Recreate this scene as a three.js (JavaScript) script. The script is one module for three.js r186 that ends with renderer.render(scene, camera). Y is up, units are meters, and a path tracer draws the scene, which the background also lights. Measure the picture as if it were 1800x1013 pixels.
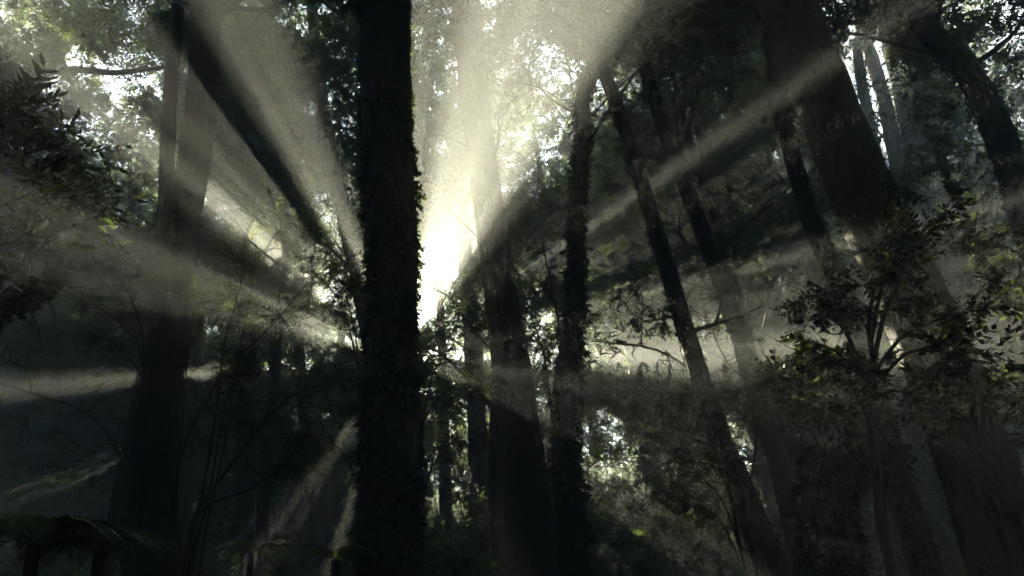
import * as THREE from 'three';
import { ImprovedNoise } from 'three/addons/math/ImprovedNoise.js';
import { mergeGeometries } from 'three/addons/utils/BufferGeometryUtils.js';

const V3 = THREE.Vector3, deg = Math.PI / 180;
const v3 = (x, y, z) => new V3(x, y, z);

// ---------------------------------------------------------------- camera
const scene = new THREE.Scene();
const FOCAL = 1300, PW = 1800, PH = 1013;                      // lens, in the photograph's pixels
const camera = new THREE.PerspectiveCamera(2 * Math.atan(PH / 2 / FOCAL) / deg, PW / PH, 0.05, 600);
camera.position.set(0, 1.6, 0);
camera.rotation.order = 'YXZ';
camera.rotation.set(25 * deg, 0, -5 * deg);
camera.updateMatrixWorld(true);
const EYE = camera.position.clone();
const camR = v3(1, 0, 0).applyQuaternion(camera.quaternion), camU = v3(0, 1, 0).applyQuaternion(camera.quaternion), camF = v3(0, 0, -1).applyQuaternion(camera.quaternion);
const ray = (px, py) => camF.clone().multiplyScalar(FOCAL).addScaledVector(camR, px - PW / 2).addScaledVector(camU, PH / 2 - py).normalize();
const at = (px, py, D) => { const d = ray(px, py); return EYE.clone().addScaledVector(d, D / -d.z); };       // the point D metres ahead
const axisDepth = (p) => p.clone().sub(EYE).dot(camF);
const toPixel = (p) => { const d = p.clone().sub(EYE), z = d.dot(camF); return z < 0.1 ? [-9999, -9999] : [PW / 2 + d.dot(camR) / z * FOCAL, PH / 2 - d.dot(camU) / z * FOCAL]; };

// ---------------------------------------------------------------- sun, sky, haze, exposure
const SUN = ray(706, 628);
const sun = new THREE.DirectionalLight(new THREE.Color(1, 0.88, 0.65), 5);
sun.name = 'sun';
sun.position.copy(SUN).multiplyScalar(150);
sun.castShadow = true; sun.shadow.radius = 0.5; sun.shadow.mapSize.set(4096, 4096);
Object.assign(sun.shadow.camera, { left: -45, right: 45, top: 35, bottom: -35, near: 1, far: 320 });
scene.add(sun, sun.target);
{
  const W = 512, H = 256, data = new Float32Array(W * H * 4);
  for (let j = 0; j < H; j++) for (let i = 0; i < W; i++) {
    const el = ((j + 0.5) / H - 0.5) * Math.PI, az = ((i + 0.5) / W - 0.5) * 2 * Math.PI;
    const x = Math.cos(az) * Math.cos(el), y = Math.sin(el), z = Math.sin(az) * Math.cos(el);
    const a = Math.acos(Math.min(1, x * SUN.x + y * SUN.y + z * SUN.z)) / deg, h = Math.pow(1 - Math.max(0, y), 3);
    const glow = 0.2 * Math.exp(-a / 4.5) + 0.012 * Math.exp(-a / 14), b = 0.42 * (0.6 + 0.8 * Math.exp(-a / 30)), o = (j * W + i) * 4;
    data[o] = b * (0.017 + 0.016 * h) + glow; data[o + 1] = b * (0.038 + 0.02 * h) + glow * 0.96; data[o + 2] = b * (0.078 + 0.018 * h) + glow * 0.86; data[o + 3] = 1;
  }
  const sky = new THREE.DataTexture(data, W, H, THREE.RGBAFormat, THREE.FloatType);
  sky.mapping = THREE.EquirectangularReflectionMapping; sky.magFilter = THREE.LinearFilter; sky.needsUpdate = true;
  scene.background = sky; scene.environment = sky;
}
scene.fog = new THREE.FogExp2(new THREE.Color(0.91, 1.0, 0.98), 0.015);
const renderer = new THREE.WebGLRenderer({ antialias: true });
renderer.toneMapping = THREE.LinearToneMapping;
renderer.toneMappingExposure = 54;
renderer.shadowMap.enabled = true;

// ---------------------------------------------------------------- helpers
function random(seed) { return () => { seed = (seed + 0x6d2b79f5) | 0; let t = Math.imul(seed ^ (seed >>> 15), 1 | seed); t = (t + Math.imul(t ^ (t >>> 7), 61 | t)) ^ t; return ((t ^ (t >>> 14)) >>> 0) / 4294967296; }; }
const perlin = new ImprovedNoise(), noise = (x, y, z = 0) => perlin.noise(x + 100.37, y + 57.71, z + 31.13);
const fbm = (x, y, z, n = 3) => { let s = 0, a = 1, t = 0; for (let i = 0; i < n; i++) { s += a * noise(x, y, z + i * 7.7); t += a; x *= 2.03; y *= 2.03; z *= 2.03; a *= 0.5; } return s / t; };
const clamp = (x, a, b) => Math.min(b, Math.max(a, x)), smooth = (a, b, x) => { const t = clamp((x - a) / (b - a), 0, 1); return t * t * (3 - 2 * t); };
const names = new Map();
const numbered = (n) => { const k = names.get(n) ?? 0; names.set(n, k + 1); return k ? `${n}_${String(k).padStart(3, '0')}` : n; };
function thing(name, label, category, base, group) {
  const o = new THREE.Group(); o.name = numbered(name); o.position.copy(base); o.userData = { label, category };
  if (group) o.userData.group = group;
  scene.add(o); return o;
}
function part(name, geometry, material, owner, kind) {           // geometry in world metres, moved to its owner's base
  geometry.translate(-owner.position.x, -owner.position.y, -owner.position.z);
  const m = new THREE.Mesh(geometry, material); m.name = name; m.castShadow = m.receiveShadow = true;
  if (kind) m.userData.kind = kind;
  owner.add(m); return m;
}
function scatter(name, geometry, material, list, owner, tint) {  // list of [Matrix4 in world metres, Color]
  if (!list.length) return null;
  const m = new THREE.InstancedMesh(geometry, material, list.length), off = new THREE.Matrix4().makeTranslation(-owner.position.x, -owner.position.y, -owner.position.z), t = new THREE.Matrix4();
  list.forEach(([mat, c], i) => { m.setMatrixAt(i, t.multiplyMatrices(off, mat)); m.setColorAt(i, c); });
  m.name = name; m.castShadow = m.receiveShadow = true; m.userData.kind = 'stuff';
  owner.add(m); return m;
}

// ---------------------------------------------------------------- light through the canopy: where the wood is open, seen along the sun's rays
const sunX = camR.clone().addScaledVector(SUN, -camR.dot(SUN)).normalize(), sunY = SUN.clone().cross(sunX).multiplyScalar(1); if (sunY.dot(camU) < 0) sunY.negate();
const OPEN = [ // [from, to] bearing in degrees clockwise from up, [from, to] metres from the ray through the eye, share that is open
  [-5, 3, 0.3, 6, 0.5],
  [2, 34, 0.12, 1.7, 0.97], [3, 16, 0.2, 4, 0.95], [16, 22, 0.3, 6, 0.6], [22, 34, 0.4, 6.5, 0.92], [37, 40, 1.6, 4.4, 0.7], [45.5, 47.5, 2, 4, 0.7], [53, 56, 2, 4.6, 0.8], [62, 63.5, 2.6, 5, 0.85],
  [68, 71, 1.2, 5, 0.8], [74, 79, 0.9, 3.4, 0.9], [82, 85, 1.0, 3.3, 0.85], [87, 92, 1, 3.4, 0.9], [95, 97, 0.8, 4, 0.85], [100, 106, 0.9, 2.6, 0.95], [109, 113.5, 1.1, 2.3, 0.98], [79, 96, 6.2, 9.2, 0.7], [97, 103, 6.4, 8, 0.25], [50, 79, 6.2, 8.6, 0.5],
  [117, 118.6, 1.2, 2.8, 0.8], [124, 125.5, 1.2, 3, 0.7], [134, 137, 0.6, 3.5, 0.75], [149, 152, 0.5, 3.5, 0.8], [168, 170, 0.5, 3, 0.7],
  [-32, -22, 1.3, 5.5, 0.8], [-20, -14.5, 0.9, 6, 0.92], [-57, -35, 1.8, 6, 0.84], [-90, -60, 3.8, 7, 0.3], [-65, -60, 1, 4.5, 0.9], [-74, -67, 0.7, 4, 0.9], [-82, -76, 0.6, 3.8, 0.9], [-88, -85, 0.6, 3.4, 0.8],
  [-98.5, -92, 3.6, 9, 0.72], [-103, -101, 3, 8, 0.5], [-90, -86, 3.6, 9, 0.3], [-112, -110, 0.8, 3, 0.6], [-127, -124, 0.8, 3.6, 0.7], [-143.5, -139, 1, 2.8, 0.97], [-153, -150, 0.6, 3.2, 0.8], [-165, -159, 0.6, 3.2, 0.97],
];
function gapAt(p) {
  const d = p.clone().sub(EYE), u = d.dot(sunX), v = d.dot(sunY), r = Math.hypot(u, v), b = Math.atan2(u, v) / deg;
  let open = 0.05;
  for (const [b0, b1, r0, r1, share] of OPEN) {
    const e = Math.min(1.5, (b1 - b0) * 0.3), w = smooth(b0 - e, b0 + e, b) * (1 - smooth(b1 - e, b1 + e, b)) * smooth(r0 * 0.6, r0, r) * (1 - smooth(r1, r1 * 1.25, r));
    open = Math.max(open, share * w);
  }
  const n = 1 / (1 + Math.exp(-(0.5 * fbm(u * 0.8, v * 0.8, 4.2, 3) + 0.65 * noise(u * 2.7, v * 2.7, 7.7)) / 0.13));
  const m = 1 / (1 + Math.exp(-fbm(u * 2.2, v * 2.2, 9.1, 2) / 0.16));
  return n < open || m < (v > -0.5 ? (Math.abs(u) < 7 ? 0.06 : 0.015) : 0.04);
}
const inBeam = (p) => { const d = p.clone().sub(EYE), b = Math.atan2(d.dot(sunX), d.dot(sunY)) / deg; return b > -8 && b < 38 || b > -33 && b < -27 || b > 74 && b < 79 || b > 87 && b < 92.5 || b > 108 && b < 115 || b > -144 && b < -138 || b > -76 && b < -66; };
const thin = (p, rnd) => { const d = p.clone().sub(EYE), u = Math.abs(d.dot(sunX)), v = d.dot(sunY); return (v > 6 || u > 8 && v > 0) && rnd() < (d.dot(sunX) < 0 ? 0.12 : 0.26); }; // the crowns are looser high up and out to the sides
const CLEAR = [ // breaks in the foliage with plain sky behind: centre, half sizes (photograph pixels), share left out
  [1525, 160, 70, 110, 0.97], [1570, 250, 35, 60, 0.9], [1060, 785, 75, 62, 0.78], [945, 560, 26, 46, 0.6], [960, 680, 26, 70, 0.45], [580, 370, 40, 80, 0.5], [60, 150, 60, 40, 0.6],
  [1385, 290, 22, 60, 0.6], [800, 520, 65, 140, 0.45], [1290, 720, 20, 60, 0.5], [220, 400, 50, 90, 0.35],
];
function clearAt(p, rnd) {
  const [x, y] = toPixel(p);
  for (const [cx, cy, rx, ry, share] of CLEAR) { const q = Math.hypot((x - cx) / rx, (y - cy) / ry) + 0.5 * noise(x / 30, y / 30, 2); if (q < 1 && rnd() < share) return true; }
  return false;
}

// ---------------------------------------------------------------- materials
function texture(size, fill, srgb) {
  const d = new Uint8Array(size * size * 4);
  for (let j = 0; j < size; j++) for (let i = 0; i < size; i++) { const c = fill(i / size, j / size); const o = (j * size + i) * 4; d[o] = clamp(c[0], 0, 1) * 255; d[o + 1] = clamp(c[1], 0, 1) * 255; d[o + 2] = clamp(c[2], 0, 1) * 255; d[o + 3] = 255; }
  const t = new THREE.DataTexture(d, size, size); t.wrapS = t.wrapT = THREE.RepeatWrapping; t.magFilter = THREE.LinearFilter; if (srgb) t.colorSpace = THREE.SRGBColorSpace; t.needsUpdate = true; return t;
}
const wrapNoise = (u, v, ku, kv, z) => { // tiles over the unit square
  const a = u * 2 * Math.PI, b = v * 2 * Math.PI; return fbm(Math.cos(a) * ku + 3 * z, Math.sin(a) * ku + Math.cos(b) * kv, Math.sin(b) * kv + z, 4);
};
const barkTone = texture(512, (u, v) => { const n = wrapNoise(u, v, 2.6, 0.9, 1), m = wrapNoise(u, v, 0.7, 0.7, 5), f = wrapNoise(u, v, 7, 3, 9); const g = smooth(0.02, 0.25, m + 0.3 * f); const k = 0.165 + 0.26 * n + 0.15 * f; return [k * (1.05 - 0.35 * g), k * (0.95 + 0.1 * g), k * (0.78 - 0.35 * g)]; }, true);
const barkBump = texture(512, (u, v) => { const n = 1 - Math.abs(wrapNoise(u, v, 3.2, 0.9, 2)) * 2.2, f = wrapNoise(u, v, 8, 4, 6); const k = 0.6 * n + 0.4 * f + 0.1; return [k, k, k]; });
const bark = new THREE.MeshStandardMaterial({ name: 'bark', map: barkTone, bumpMap: barkBump, bumpScale: 0.03, roughness: 0.95 });
const twigBark = new THREE.MeshStandardMaterial({ name: 'twig_bark', color: new THREE.Color().setRGB(0.026, 0.021, 0.014), roughness: 0.9 });
const moss = new THREE.MeshPhysicalMaterial({ name: 'moss', color: new THREE.Color().setRGB(0.10, 0.105, 0.02), roughness: 1, transmission: 0.3, thickness: 0 });
const leafThin = new THREE.MeshPhysicalMaterial({ name: 'leaf', color: new THREE.Color().setRGB(0.06, 0.095, 0.014), roughness: 1, transmission: 0.45, thickness: 0, side: THREE.DoubleSide });
const leafGloss = new THREE.MeshPhysicalMaterial({ name: 'glossy_leaf', color: new THREE.Color().setRGB(0.022, 0.042, 0.011), roughness: 0.42, specularIntensity: 0.5, side: THREE.DoubleSide });
const soil = new THREE.MeshStandardMaterial({ name: 'forest_soil', roughness: 1, map: texture(512, (u, v) => { const n = wrapNoise(u, v, 3, 3, 3), f = wrapNoise(u, v, 9, 9, 8); const k = 0.2 + 0.2 * n + 0.2 * f; return [k, k * 0.86, k * 0.62]; }, true), bumpMap: texture(256, (u, v) => { const k = 0.5 + wrapNoise(u, v, 8, 8, 4); return [k, k, k]; }), bumpScale: 0.05 });

// ---------------------------------------------------------------- shapes: leaves, sprays, tubes
class Mesher { // three slots: translucent leaves, glossy leaves, twigs
  constructor() { this.slots = [[], [], []]; }
  tri(s, a, b, c) { this.slots[s].push(a.x, a.y, a.z, b.x, b.y, b.z, c.x, c.y, c.z); }
  leaf(s, p, dir, side, L, W, curl, fine) {
    const up = side.clone().cross(dir).normalize(), q = (t, w, h) => p.clone().addScaledVector(dir, t * L).addScaledVector(side, w * W).addScaledVector(up, h * W - curl * t * t * L);
    if (!fine) { const b = q(0, 0, 0), t = q(1, 0, 0); this.tri(s, b, q(0.45, 0.5, 0.18), t); this.tri(s, b, t, q(0.5, -0.5, 0.18)); return; }
    const b = q(0, 0, 0), m = q(0.5, 0, -0.02), t = q(1, 0, 0);
    for (const k of [1, -1]) { const l1 = q(0.28, 0.42 * k, 0.14), l2 = q(0.62, 0.42 * k, 0.12); const T = (x, y, z) => k > 0 ? this.tri(s, x, y, z) : this.tri(s, x, z, y); T(b, l1, m); T(m, l1, l2); T(m, l2, t); }
  }
  twig(a, b, r) { const d = b.clone().sub(a).normalize(), x = (Math.abs(d.y) < 0.9 ? v3(0, 1, 0) : v3(1, 0, 0)).cross(d).normalize(), y = d.clone().cross(x); const P = (c, k, r_) => c.clone().addScaledVector(x, Math.cos(k * 2.0944) * r_).addScaledVector(y, Math.sin(k * 2.0944) * r_); for (let k = 0; k < 3; k++) { this.tri(2, P(a, k, r), P(a, k + 1, r), P(b, k, r * 0.5)); this.tri(2, P(a, k + 1, r), P(b, k + 1, r * 0.5), P(b, k, r * 0.5)); } }
  build() {
    const all = [].concat(...this.slots), g = new THREE.BufferGeometry(); g.setAttribute('position', new THREE.Float32BufferAttribute(all, 3));
    let at0 = 0; this.slots.forEach((s, i) => { if (s.length) g.addGroup(at0, s.length / 3, i); at0 += s.length / 3; }); return g;
  }
}
const dirOf = (rnd) => { const z = rnd() * 2 - 1, a = rnd() * 2 * Math.PI, r = Math.sqrt(1 - z * z); return v3(r * Math.cos(a), z, r * Math.sin(a)); };
function broadSpray(seed, { n, reach, L, W, gloss, fine, flat = 0.35, curl = 0.12 }) { // a twig that branches outward along +z with alternate leaves
  const rnd = random(seed), m = new Mesher(), shoots = Math.max(1, Math.round(n / 9));
  for (let k = 0; k < shoots; k++) {
    const d = v3((rnd() - 0.5) * 1.5, (rnd() - 0.5) * flat * 1.6, 0.4 + rnd()).normalize(), a = v3(0, 0, 0).addScaledVector(d, reach * 0.1 * rnd()), len = reach * (0.55 + 0.45 * rnd()), b = a.clone().addScaledVector(d, len);
    m.twig(a, b, fine ? 0.004 : 0.007);
    const side0 = v3(0, 1, 0).cross(d).normalize();
    for (let i = 0; i < 9; i++) {
      const t = (i + 0.6) / 9, s = i % 2 ? 1 : -1, p = a.clone().addScaledVector(d, len * t);
      const ld = d.clone().multiplyScalar(0.5 + rnd() * 0.4).addScaledVector(side0, s * (0.6 + rnd() * 0.5)).add(v3((rnd() - 0.5) * 0.5, -0.25 + (rnd() - 0.5) * 0.9, (rnd() - 0.5) * 0.5)).normalize();
      const up = v3((rnd() - 0.5) * 1.2, 1, (rnd() - 0.5) * 1.2).normalize(), sd = up.cross(ld).normalize(), k1 = 0.7 + rnd() * 0.6;
      m.leaf(rnd() < gloss ? 1 : 0, p, ld, sd, L * k1, W * k1, curl, fine);
    }
  }
  return m.build();
}
function needleSpray(seed, { shoots, reach, L, W, gloss, fine }) { // bamboo-like: narrow leaves in fans along drooping shoots
  const rnd = random(seed), m = new Mesher();
  for (let k = 0; k < shoots; k++) {
    const d = v3((rnd() - 0.5) * 1.7, (rnd() - 0.6) * 0.9, 0.35 + rnd()).normalize(), len = reach * (0.5 + 0.5 * rnd()), pts = [0, 0.33, 0.66, 1].map((t) => d.clone().multiplyScalar(len * t).add(v3(0, -0.18 * len * t * t, 0)));
    for (let i = 0; i < 3; i++) m.twig(pts[i], pts[i + 1], 0.0035 * (1 - i * 0.25));
    for (let i = 0; i < 11; i++) {
      const t = 0.2 + 0.8 * i / 10, j = Math.min(2, Math.floor(t * 3)), p = pts[j].clone().lerp(pts[j + 1], t * 3 - j), s = i % 2 ? 1 : -1, side0 = v3(0, 1, 0).cross(d).normalize();
      const ld = d.clone().multiplyScalar(0.7).addScaledVector(side0, s * (0.5 + rnd() * 0.4)).add(v3((rnd() - 0.5) * 0.3, -0.35 * rnd() + 0.1, (rnd() - 0.5) * 0.3)).normalize(), sd = v3((rnd() - 0.5) * 0.8, 1, (rnd() - 0.5) * 0.8).normalize().cross(ld).normalize();
      m.leaf(rnd() < gloss ? 1 : 0, p, ld, sd, L * (0.6 + 0.6 * rnd()), W, 0.15, fine);
    }
  }
  return m.build();
}
const SPRAYS = {
  crown: [1, 2, 3].map((s) => broadSpray(s, { n: 45, reach: 0.55, L: 0.085, W: 0.055, gloss: 0.3, flat: 1 })),
  fine: [4, 5, 6].map((s) => broadSpray(s, { n: 36, reach: 0.36, L: 0.05, W: 0.032, gloss: 0.35, flat: 0.8 })),
  broad: [7, 8, 9].map((s) => broadSpray(s, { n: 14, reach: 0.3, L: 0.085, W: 0.042, gloss: 0.55, fine: true, flat: 0.6 })),
  long: [10, 11].map((s) => broadSpray(s, { n: 13, reach: 0.34, L: 0.125, W: 0.042, gloss: 0.5, fine: true, flat: 0.7, curl: 0.25 })),
  bamboo: [12, 13, 14].map((s) => needleSpray(s, { shoots: 3, reach: 0.34, L: 0.085, W: 0.014, gloss: 0.4 })),
  ivy: [15, 16, 17].map((s) => broadSpray(s, { n: 9, reach: 0.1, L: 0.036, W: 0.024, gloss: 0.35, flat: 1.4, curl: 0.3 })),
};
const LEAVES = [leafThin, leafGloss, twigBark];
const tint = (rnd, k = 1) => { const b = k * (0.7 + 0.6 * rnd()), y = rnd() * 0.35; return new THREE.Color().setRGB(b * (0.9 + y), b, b * (0.95 - 0.3 * y)); };
function facing(p, dir, rnd, scale, roll = 1) { // +z of the spray along dir, its plane near level
  const q = new THREE.Quaternion().setFromRotationMatrix(new THREE.Matrix4().lookAt(dir, v3(0, 0, 0), v3((rnd() - 0.5) * roll, 1, (rnd() - 0.5) * roll)));
  return new THREE.Matrix4().compose(p, q, v3(scale, scale, scale));
}
function tube(points, radii, sides, rings, { lump = 0, flare = 0, seed = 0, cap = true } = {}) { // along a smooth curve, radii interpolated, knobbly
  const curve = new THREE.CatmullRomCurve3(points, false, 'centripetal'), pos = [], uv = [], idx = [], n = points.length - 1;
  const ref = v3(0, 0, 1), T0 = curve.getTangent(0); if (Math.abs(T0.z) > 0.9) ref.set(1, 0, 0);
  let x = ref.clone().addScaledVector(T0, -ref.dot(T0)).normalize(), run = 0, last = curve.getPoint(0);
  const r0 = Math.max(...radii), turns = Math.max(1, Math.round(2 * Math.PI * r0 / 1.1));
  for (let i = 0; i <= rings; i++) {
    const t = i / rings, p = curve.getPoint(t), T = curve.getTangent(t); run += p.distanceTo(last); last = p;
    x = x.addScaledVector(T, -x.dot(T)).normalize(); const y = T.clone().cross(x), f = t * n, k = Math.min(n - 1, Math.floor(f)), w = f - k, r = radii[k] * (1 - w) + radii[k + 1] * w;
    for (let j = 0; j <= sides; j++) {
      const a = j / sides * 2 * Math.PI, c = Math.cos(a), s = Math.sin(a); let R = r;
      if (lump) R *= 1 + lump * (1.1 * fbm(c * 1.3 + seed, s * 1.3 - seed, run * 0.9 / Math.max(0.3, r0 * 2) , 3) + 0.55 * noise(c * 4 + seed, s * 4, run * 1.1) + 0.35 * noise(c * 9, s * 9 + seed, run * 3));
      if (flare) R *= 1 + flare * Math.exp(-run / 0.9) * (1 + 0.5 * Math.sin(a * 5 + seed));
      pos.push(p.x + (x.x * c + y.x * s) * R, p.y + (x.y * c + y.y * s) * R, p.z + (x.z * c + y.z * s) * R); uv.push(j / sides * turns, run / 1.1);
    }
  }
  const w = sides + 1;
  for (let i = 0; i < rings; i++) for (let j = 0; j < sides; j++) { const a = i * w + j; idx.push(a, a + 1, a + w, a + 1, a + w + 1, a + w); }
  const g = new THREE.BufferGeometry();
  if (cap) { const e = pos.length / 3, p = curve.getPoint(1); pos.push(p.x, p.y, p.z); uv.push(0, run / 1.1); for (let j = 0; j < sides; j++) idx.push(rings * w + j, rings * w + j + 1, e); }
  g.setAttribute('position', new THREE.Float32BufferAttribute(pos, 3)); g.setAttribute('uv', new THREE.Float32BufferAttribute(uv, 2)); g.setIndex(idx); g.computeVertexNormals();
  return g;
}
const ground = (x, z) => 0.15 * fbm(x * 0.15, z * 0.15, 1, 3) * 2 + 0.2 * Math.max(0, -z - 14) + 0.6 * smooth(20, 60, -z) * fbm(x * 0.05, z * 0.05, 3, 2) * 4;

// ---------------------------------------------------------------- ground
{
  const g = new THREE.PlaneGeometry(108, 80, 120, 90); g.rotateX(-Math.PI / 2); g.translate(0, 0, -15);
  const p = g.attributes.position, uv = g.attributes.uv; for (let i = 0; i < p.count; i++) { p.setY(i, ground(p.getX(i), p.getZ(i))); uv.setXY(i, p.getX(i) / 3, p.getZ(i) / 3); }
  g.computeVertexNormals();
  const m = new THREE.Mesh(g, soil); m.name = 'ground'; m.userData = { kind: 'structure' }; m.receiveShadow = m.castShadow = true; scene.add(m);
}

// ---------------------------------------------------------------- trees
const trunks = []; // [curve points, radii] of the near trunks, so that stems and crowns can refer to them
function pixelTrunk(D, path, up, footR = 1.15) { // path: [x, y, half width] from the top of the picture down; carried on to the ground and up to a height
  const pts = path.map(([x, y, h]) => { const p = at(x, y, D); return [p, h / FOCAL * axisDepth(p)]; }).reverse();
  const [a, b] = pts, d = a[0].clone().sub(b[0]).normalize(); d.x *= 0.5; d.normalize();
  const gy = ground(a[0].x, -D) - 0.25, foot = a[0].clone().addScaledVector(d, (a[0].y - gy) / -d.y);
  const y = pts[pts.length - 1], z = pts[pts.length - 2], e = y[0].clone().sub(z[0]).normalize(), out = [];
  e.add(v3(-e.x * 0.35, 0.1, 0)).normalize();
  for (let k = 1; k <= 3; k++) { const l = (up - y[0].y) * k / 3; if (l > 0.4) out.push([y[0].clone().addScaledVector(e, l).add(v3(0.35 * Math.sin(k * 2.1 + D), 0, 0.35 * Math.cos(k * 1.7 + D))), y[1] * (1 - 0.27 * k)]); }
  const all = [[foot, a[1] * footR], ...pts, ...out];
  return { points: all.map((p) => p[0]), radii: all.map((p) => Math.max(0.02, p[1])), foot };
}
function clothe(owner, t, rnd, density, size, name = 'climbing_leaves', from = 0, to = 1) { // small leaves and moss tufts that grow on the bark
  const curve = new THREE.CatmullRomCurve3(t.points, false, 'centripetal'), n = t.points.length - 1, lists = [[], [], []];
  const length = curve.getLength(), count = Math.round(length * (to - from) * 2 * Math.PI * t.radii[0] * density);
  for (let i = 0; i < count; i++) {
    const s = from + (to - from) * rnd(), p = curve.getPoint(s), T = curve.getTangent(s), f = s * n, k = Math.min(n - 1, Math.floor(f)), r = t.radii[k] + (t.radii[k + 1] - t.radii[k]) * (f - k);
    const a = rnd() * 2 * Math.PI, x = v3(1, 0, 0).addScaledVector(T, -T.x).normalize(), y = T.clone().cross(x), out = x.multiplyScalar(Math.cos(a)).addScaledVector(y, Math.sin(a));
    if (fbm(out.x * 1.4 + p.x, p.y * 1.1, out.z * 1.4 + p.z, 3) < -0.12 + 0.2 * rnd() - 0.1) continue;
    const q = p.clone().addScaledVector(out, r * 0.98), d = out.clone().add(v3((rnd() - 0.5) * 0.8, -0.9 + rnd() * 1.1, (rnd() - 0.5) * 0.8)).normalize();
    lists[Math.floor(rnd() * 3)].push([facing(q, d, rnd, size * (0.5 + rnd() * 0.9)), tint(rnd, 0.9)]);
  }
  lists.forEach((l, i) => scatter(name, SPRAYS.ivy[i], LEAVES, l, owner));
}
function limbTo(from, to, r, rnd, sides = 6, rings = 9, sag = 0.12) {
  const len = from.distanceTo(to), mid = (t) => from.clone().lerp(to, t).add(v3((rnd() - 0.5) * 0.16 * len, sag * len * Math.sin(Math.PI * t) + (rnd() - 0.5) * 0.1 * len, (rnd() - 0.5) * 0.16 * len));
  return { pts: [from, mid(0.3), mid(0.65), to], g(rr = r) { return tube(this.pts, [rr, rr * 0.72, rr * 0.5, rr * 0.2], sides, rings); } };
}
function crown(owner, trunkPts, spec, rnd) {
  // spec: top-of-trunk fraction range, radius, clump count, limbs, sprays per clump; limbs grow from the trunk, each carries twigs to its clumps of leaves
  const { y0, y1, R, limbs, perLimb, sprays, kind = 'crown', size = 1, clump = 0.95, squash = 0.55, away = 0, limbR = 0.07, k = 1 } = spec;
  const curve = new THREE.CatmullRomCurve3(trunkPts, false, 'centripetal'), lists = SPRAYS[kind].map(() => []), N = 120, table = []; for (let i = 0; i <= N; i++) table.push(curve.getPoint(i / N));
  const onTrunk = (y) => table.reduce((b, p) => Math.abs(p.y - y) < Math.abs(b.y - y) ? p : b);
  for (let l = 0; l < limbs; l++) {
    const h = y0 + (y1 - y0) * (l + rnd()) / limbs, s = onTrunk(h - 0.8 - rnd() * 1.2).clone(), az = l * 2.4 + rnd() * 1.2, f = (h - y0) / (y1 - y0), reach = R * (0.55 + 0.45 * rnd()) * (1 - 0.4 * f * f);
    const tip = onTrunk(h).clone().add(v3(Math.cos(az) * reach, (0.15 + 0.5 * rnd()) * reach * 0.5 * (1 - 0.8 * f), Math.sin(az) * reach)), main = limbTo(s, tip, limbR * (1 - 0.5 * f) * (0.7 + 0.6 * rnd()), rnd), geos = [main.g()];
    const mc = new THREE.CatmullRomCurve3(main.pts, false, 'centripetal');
    for (let c = 0; c < perLimb; c++) {
      const t = c ? 0.3 + 0.65 * rnd() : 1, b = mc.getPoint(t), w = R * 0.36, e = c ? b.clone().add(v3((rnd() - 0.5) * 2 * w, (rnd() - 0.35) * 1.4 * w, (rnd() - 0.5) * 2 * w)) : b;
      if (c) geos.push(limbTo(b, e, 0.018 + 0.012 * rnd(), rnd, 4, 5, 0.05).g());
      const cr = clump * (0.65 + 0.7 * rnd()), count = Math.round(sprays * cr * cr / (clump * clump));
      const seed = Math.floor(rnd() * 1e9);
      for (let i = 0; i < count; i++) {
        const rnd = random(seed + i * 7919), o = dirOf(rnd), rr = Math.pow(rnd(), 0.45) * cr, p = e.clone().add(v3(o.x * rr, o.y * rr * squash, o.z * rr));
        if (p.y < ground(p.x, p.z) + 0.1 || clearAt(p, rnd) || thin(p, rnd)) continue;
        o.add(v3(0, -0.25, 0)).normalize(); if (gapAt(p.clone().addScaledVector(o, 0.32 * size)) || (inBeam(p) && (gapAt(p.clone().addScaledVector(o, 0.6 * size)) || gapAt(p)))) continue;
        lists[Math.floor(rnd() * lists.length)].push([facing(p, o, rnd, size * (0.7 + 0.6 * rnd())), tint(rnd, k)]);
      }
    }
    part('branch', mergeGeometries(geos), bark, owner);
  }
  lists.forEach((l, i) => scatter('crown', SPRAYS[kind][i], LEAVES, l, owner));
}
function mainTree(label, D, path, { up = 19, ivy = 0, ivySize = 1, sides = 28, lump = 0.08, seed = 1, crownSpec, fork, name = 'forest_tree' }) {
  const t = pixelTrunk(D, path, up), o = thing(name, label, 'tree', t.foot.clone().setY(ground(t.foot.x, t.foot.z))), rnd = random(seed * 977);
  const len = t.points[0].distanceTo(t.points[t.points.length - 1]);
  part('trunk', tube(t.points, t.radii, sides, Math.round(len / 0.11), { lump, flare: 0.35, seed }), bark, o);
  if (ivy) clothe(o, t, rnd, ivy, ivySize);
  if (ivy > 100) clothe(o, t, rnd, ivy * 0.07, ivySize * 1.7, 'hanging_leaves');
  if (fork) for (const f of fork) { const q = f.map(([x, y, h, dd = 0]) => [at(x, y, D + dd), h]); part(q[0][1] > 14 ? 'stem' : 'branch', tube(q.map((p) => p[0]), q.map(([p, h]) => h / FOCAL * axisDepth(p)), 12, 10 * q.length, { lump: 0.1, seed: seed + 3 }), bark, o); if (ivy) clothe(o, { points: q.map((p) => p[0]), radii: q.map(([p, h]) => h / FOCAL * axisDepth(p)) }, rnd, ivy * 0.8, ivySize); }
  if (crownSpec) crown(o, t.points, crownSpec, rnd);
  trunks.push(t); return o;
}
const OVER = { y0: 13.5, y1: 20, R: 5, limbs: 11, perLimb: 6, sprays: 26, kind: 'crown', size: 1.1, clump: 1.1 };

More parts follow.
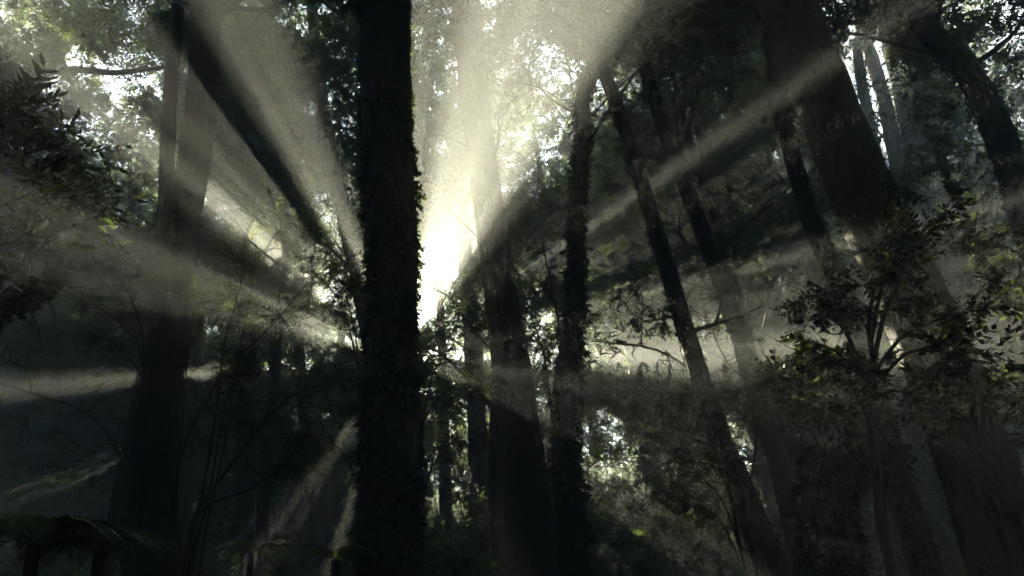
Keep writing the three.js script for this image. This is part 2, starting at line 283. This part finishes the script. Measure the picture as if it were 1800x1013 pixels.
mainTree('thick straight trunk blocking the sun, its edges furry with small climbing leaves', 10,
  [[673, 0, 42], [679, 200, 44], [688, 400, 43], [688, 600, 45], [686, 800, 53], [684, 1013, 56]], { up: 21, ivy: 130, ivySize: 1.05, sides: 40, lump: 0.09, seed: 3, crownSpec: { ...OVER, y0: 13.8, y1: 21 } });
mainTree('dark twin-stemmed trunk beside the bamboo stems', 11,
  [[362, 0, 26], [356, 150, 25], [338, 300, 27], [318, 420, 27], [300, 520, 29], [283, 680, 34], [270, 800, 38], [264, 900, 45], [268, 1013, 50]], { up: 19, ivy: 45, ivySize: 0.8, sides: 32, seed: 5, crownSpec: { ...OVER, y0: 13.5 },
    fork: [[[285, 900, 22, 0.25], [300, 700, 19, 0.2], [318, 560, 16, 0.1], [327, 450, 14, 0], [322, 380, 13, 0]], [[272, 700, 16, -0.25], [286, 500, 15, -0.3], [292, 330, 13, -0.35], [298, 180, 12, -0.3], [308, 60, 11, 0], [318, -60, 9, 0.2]]] });
mainTree('broad smooth trunk rising through the brightest beam, right of the thick ivy trunk', 14,
  [[818, 0, 24], [832, 150, 25], [850, 300, 26], [868, 430, 28], [888, 570, 31], [905, 700, 36], [918, 820, 41], [932, 940, 45], [940, 1013, 48]], { up: 22, ivy: 30, ivySize: 0.8, seed: 7, crownSpec: { ...OVER, y0: 17, y1: 22, limbs: 9 } });
mainTree('slender knotty trunk wrapped in hanging leaves, second right of the thick trunk', 12.5,
  [[1030, 140, 13], [1022, 260, 14], [1015, 350, 15], [1012, 450, 16], [1010, 540, 18], [1003, 640, 20], [996, 740, 22], [994, 820, 25], [1000, 900, 25], [1012, 1013, 28]], { up: 14, ivy: 150, ivySize: 1.1, sides: 22, lump: 0.16, seed: 9, crownSpec: { ...OVER, y0: 11.5, y1: 15, limbs: 7, R: 3, sprays: 14, kind: 'fine', limbR: 0.03 } });
mainTree('thin leaning trunk on the left of the close leaning pair', 13,
  [[1040, 60, 11], [1082, 180, 12], [1118, 290, 13], [1145, 380, 14], [1175, 480, 15], [1205, 580, 16], [1240, 690, 17], [1270, 780, 20], [1310, 880, 24], [1362, 1013, 30]], { up: 17, ivy: 60, ivySize: 0.8, sides: 20, lump: 0.1, seed: 11, crownSpec: { ...OVER, y0: 14.5, y1: 17.5, limbs: 7, R: 3.6 },
    fork: [[[1187, 588, 4, 0], [1225, 580, 3.6, -0.2], [1262, 568, 3.2, -0.4], [1300, 556, 2.6, -0.5], [1350, 535, 1.6, -0.6]], [[1258, 569, 2.6, -0.4], [1266, 540, 2.2, -0.5], [1270, 505, 1.4, -0.5]]] });
mainTree('thin leaning trunk on the right of the close leaning pair', 14,
  [[1108, 20, 11], [1140, 140, 12], [1172, 240, 13], [1212, 345, 14], [1244, 430, 15], [1272, 510, 15], [1302, 600, 16], [1335, 710, 17], [1374, 830, 19], [1420, 1013, 25]], { up: 18, ivy: 55, ivySize: 0.8, sides: 20, lump: 0.1, seed: 13, crownSpec: { ...OVER, y0: 15.5, y1: 18.5, limbs: 7, R: 3.6 },
    fork: [[[1190, 270, 6, 0], [1210, 220, 5, 0.4], [1228, 160, 4.5, 0.7], [1236, 90, 4, 0.9], [1250, 10, 3, 1]]] });
mainTree('pale hazy trunk with a crooked mossy limb behind the leaning pair', 21,
  [[1215, 60, 19], [1250, 240, 20], [1290, 400, 21], [1325, 510, 22], [1362, 610, 23], [1420, 700, 27], [1470, 770, 30], [1520, 860, 33]], { up: 22, ivy: 25, ivySize: 1, sides: 22, seed: 15, crownSpec: { y0: 12, y1: 23, R: 5, limbs: 12, perLimb: 7, sprays: 46 },
    fork: [[[1345, 498, 11, 0], [1372, 470, 9, -0.3], [1392, 440, 8, -0.5], [1400, 405, 6, -0.6], [1396, 380, 3, -0.6]]] });
mainTree('narrow mossy-topped trunk close along the left of the huge leaning trunk', 11,
  [[1340, -20, 10], [1350, 60, 11], [1366, 150, 13], [1384, 240, 14], [1406, 320, 15], [1432, 400, 17], [1470, 480, 19], [1502, 570, 18], [1525, 650, 19], [1552, 740, 21], [1580, 850, 23], [1612, 950, 25], [1630, 1013, 27]], { up: 16, ivy: 70, ivySize: 0.9, sides: 20, lump: 0.12, seed: 17, crownSpec: { ...OVER, y0: 12.5, y1: 16, limbs: 6, R: 3.4 } });
mainTree('huge dark trunk leaning left across the right of the scene', 9,
  [[1376, 0, 44], [1430, 120, 47], [1478, 250, 50], [1530, 370, 54], [1588, 490, 56], [1640, 610, 58], [1688, 740, 60], [1738, 880, 62], [1782, 1013, 66]], { up: 18, ivy: 26, ivySize: 0.8, sides: 40, lump: 0.06, seed: 19, crownSpec: { ...OVER, y0: 12, y1: 18.5, limbs: 12 } });
mainTree('crooked sunlit-edged trunk bending in at the upper right corner', 13,
  [[1570, -60, 17], [1600, 10, 19], [1640, 65, 20], [1690, 110, 22], [1728, 170, 23], [1758, 240, 24], [1782, 310, 25], [1806, 390, 26], [1836, 500, 30], [1880, 700, 36]], { up: 14.5, ivy: 35, ivySize: 0.9, sides: 24, lump: 0.12, seed: 21, crownSpec: { ...OVER, y0: 13, y1: 15.5, limbs: 8, R: 4 } });
for (const [k, label, path] of [
  [0, 'leftmost of three thin bare trunks against the blue gap', [[1506, 70, 8], [1512, 130, 9], [1526, 200, 9], [1540, 270, 10], [1560, 360, 11], [1600, 520, 13]]],
  [1, 'middle one of three thin bare trunks against the blue gap', [[1510, 40, 10], [1535, 110, 11], [1555, 180, 12], [1572, 260, 13], [1590, 340, 14], [1630, 500, 16]]],
  [2, 'rightmost of three thin trunks against the blue gap, half hidden by leaves', [[1552, 40, 9], [1565, 100, 10], [1582, 160, 11], [1596, 240, 12], [1620, 340, 13], [1670, 520, 15]]],
]) mainTree(label, 24 + k, path, { up: 21, ivy: 8, ivySize: 1.4, sides: 14, lump: 0.14, seed: 31 + k, crownSpec: { y0: 18.5, y1: 22, R: 3.4, limbs: 6, perLimb: 5, sprays: 40 }, name: 'thin_tree' });
for (const [k, D, label, path, ivy] of [
  [0, 22, 'grey trunk in the mist behind the bamboo stems', [[418, 60, 11], [432, 300, 13], [440, 500, 15], [438, 650, 16], [430, 800, 17], [424, 1000, 20]], 14],
  [1, 27, 'faint trunk in the glare beside the broad smooth trunk', [[800, 240, 11], [815, 420, 13], [828, 560, 15], [836, 700, 16], [842, 850, 17]], 12],
  [2, 19, 'half lit slanting trunk along the beam left of the thick trunk', [[545, -10, 9], [560, 120, 10], [578, 260, 11], [604, 380, 12], [630, 500, 13], [655, 640, 15]], 20],
  [3, 30, 'faint upright trunk between the knotty trunk and the leaning pair', [[1060, 300, 12], [1085, 450, 14], [1105, 560, 16], [1128, 700, 17], [1150, 850, 19]], 10],
  [4, 31, 'dim forked trunk showing left of the twin-stemmed trunk', [[245, 300, 9], [220, 400, 11], [200, 480, 14], [190, 600, 16], [185, 760, 18]], 10],
  [5, 18, 'dark trunk leaning in at the upper left edge, its lower side sunlit', [[130, 40, 18], [70, 120, 20], [10, 185, 22], [-80, 260, 24], [-180, 420, 28]], 20],
]) mainTree(label, D, path, { up: 21, ivy, ivySize: 1.2, sides: 16, lump: 0.12, seed: 41 + k, crownSpec: { y0: 11, y1: 22, R: 5, limbs: 12, perLimb: 7, sprays: 46 }, name: 'hazy_tree',
  fork: k === 4 ? [[[195, 540, 10, 0], [230, 450, 8, 0.4], [270, 400, 6, 0.8], [290, 340, 4, 1]]] : k === 5 ? [[[60, 130, 7, 0], [130, 122, 6, -0.6], [200, 128, 5, -1], [290, 118, 2.5, -1.4]]] : undefined });

// rows of whole trees behind
{
  const mainX = [[270, 'the twin-stemmed trunk'], [686, 'the thick ivy trunk'], [900, 'the broad smooth trunk'], [1005, 'the knotty trunk'], [1250, 'the leaning pair'], [1560, 'the huge leaning trunk']];
  const rows = [
    { D: 17, n: 6, half: 13, y0: 5, y1: 19, R: 4, limbs: 13, perLimb: 6, sprays: 17, kind: 'fine', size: 1.15, clump: 0.8, r: 0.17, said: 'slim leafy tree' },
    { D: 24, n: 8, half: 20, y0: 2.5, y1: 24, R: 4.8, limbs: 18, perLimb: 7, sprays: 15, r: 0.22, said: 'bushy tree' },
    { D: 32, n: 10, half: 27, y0: 2, y1: 23, R: 5.2, limbs: 21, perLimb: 8, sprays: 17, r: 0.26, clump: 1.15, size: 1.1, said: 'tall leafy tree in the haze' },
    { D: 41, n: 14, half: 40, y0: 1.5, y1: 21.3, R: 5.4, limbs: 24, perLimb: 9, sprays: 28, r: 0.3, clump: 1.3, size: 1.25, said: 'pale far tree deep in the haze' },
  ];
  const where = [];
  rows.forEach((row, ri) => {
    for (let i = 0; i < row.n; i++) {
      const rnd = random(5000 + ri * 131 + i * 17); let x = -row.half + 2 * row.half * (i + 0.5 + (rnd() - 0.5) * 0.5) / row.n; const z = -row.D - (rnd() - 0.5) * 5;
      { const q = toPixel(v3(x, 8, z))[0], to = ri < 2 && Math.abs(q - 770) < 70 ? 872 : ri < 2 && Math.abs(q - 1062) < 90 ? 1310 : ri === 0 && q < 170 ? 222 : q; x += (to - q) * row.D * 1.05 / FOCAL; }
      const y = ground(x, z), lean = (rnd() - 0.5) * 2.4, H = row.y1 * (0.98 + 0.04 * rnd());
      const px = toPixel(v3(x, y + 8, z))[0];
      where.push({ row, ri, i, rnd, x, y, z, lean, H, px, cell: mainX.filter((m) => m[0] < px).length });
    }
  });
  const rank = ['nearest of the rows', 'second row', 'third row', 'rearmost row'];
  for (const w of where) {
    const mates = where.filter((m) => m.ri === w.ri && m.cell === w.cell).sort((a, b) => a.px - b.px), i = mates.indexOf(w), c = w.cell;
    const ord = mates.length === 1 ? '' : mates.length === 2 ? ['left one, ', 'right one, '][i] : ['leftmost, ', 'second from left, ', 'third from left, ', 'fourth from left, '][i] ?? '';
    const place = c === 0 ? `left of ${mainX[0][1]}` : c === mainX.length ? `right of ${mainX[c - 1][1]}` : `between ${mainX[c - 1][1]} and ${mainX[c][1]}`;
    const { row, rnd, x, y, z, lean, H } = w, o = thing('leafy_tree', `${row.said}, ${ord}${place.replace('between the twin-stemmed trunk and the thick ivy trunk', 'right of the twin-stemmed trunk').replace('between the knotty trunk and the leaning pair', 'right of the knotty trunk').replace('between the thick ivy trunk and the broad smooth trunk', 'beside the thick ivy trunk').replace('between the leaning pair and the huge leaning trunk', 'right of the leaning pair').replace('between the broad smooth trunk and the knotty trunk', 'right of the broad smooth trunk')}`, 'tree', v3(x, y, z), 'leafy trees standing behind the near trunks');
    const pts = [0, 0.2, 0.45, 0.7, 1].map((t) => v3(x + lean * t + (rnd() - 0.5) * 0.5 * (t > 0), y - 0.2 + H * t, z + (rnd() - 0.5) * 0.6 * (t > 0)));
    part('trunk', tube(pts, [1.25, 1, 0.8, 0.55, 0.12].map((k) => k * row.r), 12, 50, { lump: 0.12, flare: 0.4, seed: w.i + w.ri * 20 }), bark, o);
    crown(o, pts, { ...row, y0: y + row.y0, y1: y + H - 0.5, limbR: 0.05 }, rnd);
  }
}

// ---------------------------------------------------------------- undergrowth, bamboo, shrubs, ferns
function sprayAlong(list, pts, rnd, from, n, size, droop = -0.25) {
  const c = new THREE.CatmullRomCurve3(pts, false, 'centripetal');
  for (let i = 0; i < n; i++) { const t = from + (1 - from) * rnd(), p = c.getPoint(t), T = c.getTangent(t), d = T.multiplyScalar(0.6).add(dirOf(rnd)).add(v3(0, droop, 0)).normalize(); list.push([facing(p, d, rnd, size * (0.6 + 0.8 * rnd())), tint(rnd, 0.85)]); }
}
function plant(name, label, category, D, stems, { kind = 'bamboo', n = 14, size = 1, from = 0.45, seed = 1, twigs = 3, twigLen = 0.5, part1 = 'stem' } = {}) { // stems: paths of [x, y, half width, extra distance]
  const rnd = random(seed * 313), root = at(stems[0][0][0], stems[0][0][1], D), o = thing(name, label, category, v3(root.x, ground(root.x, root.z), root.z)), lists = SPRAYS[kind].map(() => []);
  for (const s of stems) {
    const pts = s.map(([x, y, h, e = 0]) => at(x, y, D + e)), rad = s.map(([, , h], i) => (kind === 'bamboo' ? 0.62 : 1) * h / FOCAL * axisDepth(pts[i]));
    const geos = [tube(pts, rad, 7, 8 * pts.length, { lump: 0.06, seed })], c = new THREE.CatmullRomCurve3(pts, false, 'centripetal'), len = c.getLength();
    const into = () => lists[Math.floor(rnd() * lists.length)];
    for (let i = 0; i < n * 0.4; i++) sprayAlong(into(), pts, rnd, from, 1, size);
    for (let k = 0; k < twigs; k++) {
      const t = from + (0.97 - from) * rnd(), b = c.getPoint(t), T = c.getTangent(t), e = b.clone().addScaledVector(T, twigLen * (0.3 + 0.6 * rnd())).add(dirOf(rnd).multiplyScalar(twigLen * (0.4 + 0.5 * rnd()))).add(v3(0, -0.1 * twigLen, 0)), l = limbTo(b, e, Math.min(0.006, rad[1] * 0.5), rnd, 4, 6, 0.1);
      geos.push(l.g()); for (let i = 0; i < n * 0.6 / Math.max(1, twigs) * 1.5; i++) sprayAlong(into(), l.pts, rnd, 0.25, 1, size);
    }
    part(part1, mergeGeometries(geos), twigBark, o);
  }
  lists.forEach((l, i) => scatter('leaves', SPRAYS[kind][i], LEAVES, l, o));
  return o;
}
const footOf = (x, D, dx = 0) => { const p = at(x, 1013, D), q = v3(p.x + dx, ground(p.x, p.z) - 0.1, p.z); return [...toPixel(q)]; };
const rooted = (x, D, h) => { const [a, b] = footOf(x, D); return [a, b, h, 0]; };
plant('bamboo_clump', 'tall clump of thin bamboo stems fanning out beside the twin-stemmed trunk', 'bamboo', 9, [
  [rooted(322, 9, 5), [330, 950, 5], [352, 880, 4.5], [380, 720, 4], [395, 600, 3], [425, 490, 2], [430, 420, 1]],
  [rooted(330, 9, 4), [345, 960, 4], [366, 880, 3.5], [390, 740, 3], [415, 640, 2.5], [440, 520, 1.5], [450, 430, 1]],
  [rooted(310, 9, 4), [312, 830, 3.5], [340, 745, 3.2], [400, 650, 2.8], [480, 570, 2.2], [550, 490, 1.6], [610, 455, 1]],
  [rooted(318, 9, 7), [335, 970, 6], [352, 895, 5.5], [420, 800, 4.5], [480, 725, 3.5], [525, 690, 2.5], [610, 668, 1.2]],
  [rooted(326, 9, 5), [350, 905, 4], [440, 860, 3.2], [500, 820, 2.4], [530, 780, 1.2]],
  [rooted(306, 9, 3), [318, 780, 2.5], [326, 670, 2.2], [332, 600, 1.8], [345, 520, 1]],
  [rooted(334, 9, 4), [362, 930, 3.4], [384, 830, 3], [398, 760, 2.6], [408, 690, 2], [412, 640, 1]],
], { n: 26, size: 1.0, from: 0.5, seed: 2, twigs: 6, twigLen: 0.55 });
plant('bamboo_clump', 'bamboo sprays poking out left of the twin-stemmed trunk', 'bamboo', 10.2, [
  [rooted(262, 10.2, 5), [256, 700, 4], [246, 620, 3], [222, 580, 2.4], [180, 545, 1.8], [130, 520, 1]],
  [rooted(264, 10.2, 4), [258, 720, 3], [248, 660, 2.4], [220, 625, 2], [190, 600, 1.4], [150, 590, 0.8]],
  [rooted(262, 10.2, 4), [254, 640, 3], [236, 540, 2.4], [200, 480, 1.6], [150, 450, 0.8]],
], { n: 26, size: 0.9, from: 0.62, seed: 3, twigs: 7, twigLen: 0.45 });
plant('bamboo_clump', 'dark bamboo sprays against the glow just left of the thick trunk', 'bamboo', 11.5, [
  [rooted(655, 11.5, 5), [645, 800, 4], [628, 640, 3], [590, 520, 2], [545, 475, 1]],
  [rooted(650, 11.5, 4), [640, 820, 3], [625, 720, 2.5], [590, 665, 2], [540, 650, 1]],
  [rooted(645, 11.5, 4), [632, 880, 3], [610, 810, 2.4], [575, 770, 2], [535, 765, 1]],
  [rooted(648, 11.5, 4), [636, 760, 3], [626, 600, 2.2], [604, 500, 1.6], [590, 455, 1]],
], { n: 40, size: 0.95, from: 0.45, seed: 4, twigs: 9, twigLen: 0.5 });
plant('bamboo_clump', 'bamboo sprays hanging low across the glow right of the thick trunk', 'bamboo', 11.5, [
  [rooted(722, 11.5, 5), [730, 850, 4], [745, 740, 3], [785, 690, 2.2], [850, 680, 1]],
  [rooted(720, 11.5, 4), [738, 820, 3], [752, 690, 2.4], [775, 640, 1.8], [830, 640, 1]],
  [rooted(724, 11.5, 4), [742, 900, 3], [760, 820, 2.4], [795, 780, 1.6], [840, 775, 0.8]],
], { n: 32, size: 0.9, from: 0.5, seed: 5, twigs: 8, twigLen: 0.45 });
plant('bamboo_clump', 'drooping bamboo sprays at the foot of the leaning pair', 'bamboo', 10.5, [
  [rooted(1300, 10.5, 5), [1290, 900, 4], [1262, 780, 3], [1220, 700, 2], [1150, 690, 1]],
  [rooted(1305, 10.5, 4), [1290, 930, 3], [1255, 860, 2.4], [1215, 830, 1.8], [1180, 850, 1]],
  [rooted(1310, 10.5, 4), [1290, 960, 3], [1250, 900, 2.4], [1220, 890, 1.6], [1185, 920, 0.8]],
  [rooted(1312, 10.5, 4), [1318, 880, 3], [1330, 760, 2.2], [1312, 700, 1.6], [1290, 690, 1]],
  [rooted(1300, 10.5, 4), [1285, 880, 3], [1268, 830, 2], [1250, 790, 1.2], [1190, 760, 0.8]],
], { n: 40, size: 1, from: 0.45, seed: 6, twigs: 9, twigLen: 0.55 });
plant('sapling', 'spindly broadleaf sapling beside the knotty trunk', 'sapling', 13.2, [
  [rooted(985, 13.2, 4), [975, 800, 3], [972, 700, 2.6], [985, 600, 2.2], [968, 500, 1.6], [950, 410, 1]],
  [rooted(987, 13.2, 3), [968, 720, 2.4], [955, 620, 2], [935, 560, 1.2]],
], { kind: 'fine', n: 34, size: 0.8, from: 0.35, seed: 7, twigs: 9, twigLen: 0.8 });
plant('broadleaf_shrub', 'tall dark glossy-leaved shrub standing before the huge leaning trunk', 'shrub', 7.2, [
  [rooted(1558, 7.2, 12), [1552, 940, 11], [1545, 850, 10], [1532, 745, 8], [1536, 640, 6], [1528, 570, 4], [1540, 490, 2]],
  [[1540, 800, 6], [1520, 720, 5, -0.1], [1495, 690, 4, -0.2], [1492, 640, 3, -0.3], [1455, 610, 2, -0.4], [1400, 600, 1, -0.4]],
  [[1534, 700, 5], [1500, 610, 4, 0.2], [1470, 560, 3, 0.3], [1440, 520, 2, 0.3], [1400, 530, 1, 0.3]],
  [[1536, 760, 5], [1560, 690, 4, -0.2], [1600, 690, 3, -0.4], [1650, 700, 1.5, -0.5]],
  [[1534, 640, 5], [1560, 540, 4, -0.1], [1600, 460, 3, -0.2], [1640, 400, 2, -0.3], [1690, 350, 1, -0.4]],
  [[1532, 600, 4], [1555, 480, 3, 0.1], [1580, 400, 2, 0.1], [1570, 340, 1, 0.2]],
  [[1534, 660, 4], [1590, 590, 3, -0.3], [1660, 560, 2, -0.5], [1740, 540, 1, -0.6]],
  [[1536, 680, 4], [1600, 620, 3, -0.4], [1690, 610, 2, -0.6], [1770, 650, 1, -0.7]],
  [[1545, 840, 4], [1500, 800, 3, 0.1], [1470, 745, 2, 0.2], [1440, 690, 1, 0.2]],
], { kind: 'broad', n: 26, size: 0.85, from: 0.35, seed: 8, twigs: 8, twigLen: 0.38 });
plant('broadleaf_shrub', 'leafy branches reaching in over the right edge behind the huge trunk', 'shrub', 9.8, [
  [[1900, 1120, 12], [1880, 900, 10], [1850, 750, 7], [1800, 700, 4], [1740, 700, 1.5]],
  [[1880, 900, 6], [1840, 680, 5], [1790, 560, 3], [1740, 480, 2], [1700, 430, 1]],
  [[1862, 800, 5], [1820, 760, 3], [1760, 780, 2], [1720, 760, 1]],
  [[1875, 850, 5], [1840, 620, 4], [1800, 520, 2], [1790, 440, 1]],
], { kind: 'broad', n: 40, size: 1.0, from: 0.4, seed: 9, twigs: 9, twigLen: 0.55 });
plant('branch_clump', 'long-leaved black foliage hanging in at the left edge', 'branch', 6, [
  [[-260, 1150, 16], [-200, 700, 14], [-130, 420, 11], [-40, 330, 7], [50, 270, 4], [120, 250, 2]],
  [[-150, 480, 8], [-60, 400, 5], [30, 350, 3], [110, 330, 2], [165, 350, 1]],
  [[-130, 420, 7], [-60, 280, 5], [10, 220, 3], [60, 210, 1.5]],
  [[-160, 520, 7], [-60, 480, 5], [40, 420, 3], [130, 400, 1.5]],
], { kind: 'long', n: 44, size: 1.0, from: 0.45, seed: 10, twigs: 9, twigLen: 0.4 });
{ // mossy bough
  const D = 5.2, path = [[-330, 1230, 22], [-240, 900, 20], [-130, 640, 18], [-20, 560, 16], [50, 522, 13], [92, 495, 10], [116, 478, 5]], pts = path.map(([x, y]) => at(x, y, D)), rad = path.map(([, , h], i) => h / FOCAL * axisDepth(pts[i]));
  const o = thing('mossy_bough', 'thick black mossy bough with hanging moss poking in at the left edge', 'branch', v3(pts[0].x, ground(pts[0].x, pts[0].z), pts[0].z));
  part('bough', tube(pts, rad, 16, 70, { lump: 0.22, seed: 4 }), bark, o); clothe(o, { points: pts, radii: rad }, random(77), 500, 0.8, 'moss', 0.3, 1);
  const hang = [[30, 535, 60, 560, 75, 620], [70, 510, 92, 540, 96, 590], [95, 500, 140, 505, 185, 490], [90, 495, 150, 470, 240, 440]];
  for (const h of hang) { const q = [0, 2, 4].map((k) => at(h[k], h[k + 1], D)); part('twig', tube(q, [0.007, 0.005, 0.002], 5, 14), twigBark, o); }
}
function fern(label, D, x, y, n, len, seed) { // long arching fronds with paired leaflets, on a short stock
  const rnd = random(seed), p = at(x, y, D), gy = ground(p.x, p.z), o = thing('fern', label, 'fern', v3(p.x, gy, p.z));
  part('stock', tube([v3(p.x, gy - 0.1, p.z), v3(p.x + 0.03, (gy + p.y) / 2, p.z), p], [0.07, 0.06, 0.05], 8, 12, { lump: 0.2 }), bark, o);
  for (let k = 0; k < n; k++) {
    const az = k / n * 2 * Math.PI + rnd() * 0.5, l = len * (0.75 + 0.4 * rnd()), h = v3(Math.cos(az), 0, Math.sin(az)), q = [0, 0.25, 0.5, 0.75, 1].map((t) => p.clone().addScaledVector(h, l * t * 0.9).add(v3(0, l * (0.75 * t - 0.85 * t * t), 0)));
    const c = new THREE.CatmullRomCurve3(q, false, 'centripetal'), m = new Mesher(), N = 34;
    for (let i = 0; i < N; i++) { m.twig(c.getPoint(i / N), c.getPoint((i + 1) / N), 0.005); if (i < 3) continue; const t = i / N, T = c.getTangent(t), sd = v3(0, 1, 0).cross(T).normalize(), w = 0.2 * l * Math.sin(Math.PI * Math.min(1, 0.12 + t * 0.9)); for (const s of [1, -1]) { const ld = sd.clone().multiplyScalar(s).addScaledVector(T, 0.45).add(v3(0, -0.2 * rnd(), 0)).normalize(); m.leaf(0, c.getPoint(t), ld, T.clone(), w * (0.9 + 0.2 * rnd()), l / N * 1.1, 0.15, false); } }
    part('frond', m.build(), LEAVES, o);
  }
}
fern('big dark fern spreading at the lower left edge', 6, 60, 958, 24, 0.95, 11);
fern('smaller dark fern against the foot of the twin-stemmed trunk', 6.6, 175, 972, 20, 0.75, 12);
fern('dim fern under the bamboo stems', 12, 440, 975, 14, 0.95, 13);
fern('low fern left of the foot of the thick trunk', 9.5, 590, 985, 12, 0.7, 14);
fern('fern low on the ground right of the thick trunk foot', 12, 800, 1000, 12, 0.9, 15);
{ // stump with plants on top
  const D = 9.6, path = [[1458, 800, 44], [1452, 870, 46], [1456, 950, 50], [1462, 1013, 54]], t = pixelTrunk(D, path, 0, 1.2), o = thing('mossy_stump', 'broken mossy stump with a sapling growing from its flat top', 'stump', t.foot.clone().setY(ground(t.foot.x, t.foot.z)));
  part('trunk', tube(t.points, t.radii, 28, 40, { lump: 0.14, seed: 8, flare: 0.3 }), bark, o); clothe(o, t, random(70), 150, 1.1, 'moss');
  const q = [[1478, 860, 26], [1530, 830, 22], [1580, 800, 14], [1600, 785, 6]].map(([x, y, h]) => [at(x, y, D), h]); part('broken_limb', tube(q.map((p) => p[0]), q.map(([p, h]) => h / FOCAL * axisDepth(p)), 14, 24, { lump: 0.2, seed: 5 }), bark, o);
}
plant('sapling', 'small dark sapling growing out of the top of the mossy stump', 'sapling', 9.6, [
  [[1440, 812, 6], [1430, 770, 5.5], [1418, 730, 5], [1408, 695, 4], [1405, 660, 2]],
  [[1412, 705, 3], [1395, 680, 2], [1372, 672, 1]], [[1410, 700, 3], [1432, 668, 2], [1458, 655, 1]], [[1438, 810, 3], [1470, 790, 2.4], [1500, 770, 1.6], [1520, 745, 1]],
], { kind: 'broad', n: 34, size: 1.1, from: 0.5, seed: 12, twigs: 6, twigLen: 0.3 });
{ // low growth over the rising floor, and unseen foliage round the camera that blocks sky light
  const rnd = random(900), o = new THREE.Group(), lists = SPRAYS.crown.map(() => []); o.name = 'undergrowth'; o.userData = { label: 'dark low undergrowth covering the rising forest floor behind the trunks', category: 'undergrowth', kind: 'stuff' }; scene.add(o);
  for (let i = 0; i < 1500; i++) {
    const z = -15 - 36 * Math.pow(rnd(), 0.8), x = (rnd() - 0.5) * 2 * (8 - z * 0.85), h = 0.6 + 2.2 * rnd() * rnd() + 0.04 * -z, w = 0.9 + rnd();
    for (let k = 0; k < 26; k++) { const d = dirOf(rnd), p = v3(x + d.x * w, ground(x, z) + Math.abs(d.y) * h, z + d.z * w); if (!clearAt(p, rnd)) lists[k % 3].push([facing(p, d, rnd, 1.2 * (0.6 + 0.8 * rnd())), tint(rnd)]); }
  }
  lists.forEach((l, i) => scatter('foliage', SPRAYS.crown[i], LEAVES, l, o));
}
{
  const rnd = random(901), o = new THREE.Group(), lists = SPRAYS.crown.map(() => []); o.name = 'unseen_shading_foliage'; o.userData = { label: 'unseen mass of foliage around and above the camera, placed to block sky light', category: 'unseen_foliage', kind: 'stuff' }; scene.add(o);
  for (let i = 0; i < 2200; i++) { // trunkless ring out of view, placed to keep sky light off the trunks
    const a = rnd() * 2 * Math.PI, side = Math.abs(Math.sin(a)), R = 11 + 12 * rnd(), x = Math.sin(a) * R * 1.5, z = -6 + Math.cos(a) * R * 1.3;
    if (z < 0 && Math.abs(x) < 0.85 * -z + 6) continue;
    const y = ground(x, z) + 20 * Math.pow(rnd(), 0.9), w = 1.2 + rnd() * 0.8;
    for (let k = 0; k < 45; k++) { const d = dirOf(rnd), p = v3(x + d.x * w, Math.max(0.2, y + d.y * w * 0.7), z + d.z * w); if (!gapAt(p)) lists[k % 3].push([facing(p, d, rnd, 1.5 * (0.7 + 0.6 * rnd())), tint(rnd)]); }
  }
  for (let i = 0; i < 420; i++) { // unseen leafy roof overhead, placed to shut out sky light from above
    const x = (rnd() - 0.5) * 50, z = -9 + 30 * rnd(), y = 15 + 5 * rnd(), w = 1.3 + rnd() * 0.8;
    for (let k = 0; k < 45; k++) { const d = dirOf(rnd), p = v3(x + d.x * w, y + d.y * w * 0.6, z + d.z * w); if (!gapAt(p)) lists[k % 3].push([facing(p, d, rnd, 1.7 * (0.7 + 0.6 * rnd())), tint(rnd)]); }
  }
  lists.forEach((l, i) => scatter('foliage', SPRAYS.crown[i], LEAVES, l, o));
}
renderer.render(scene, camera);
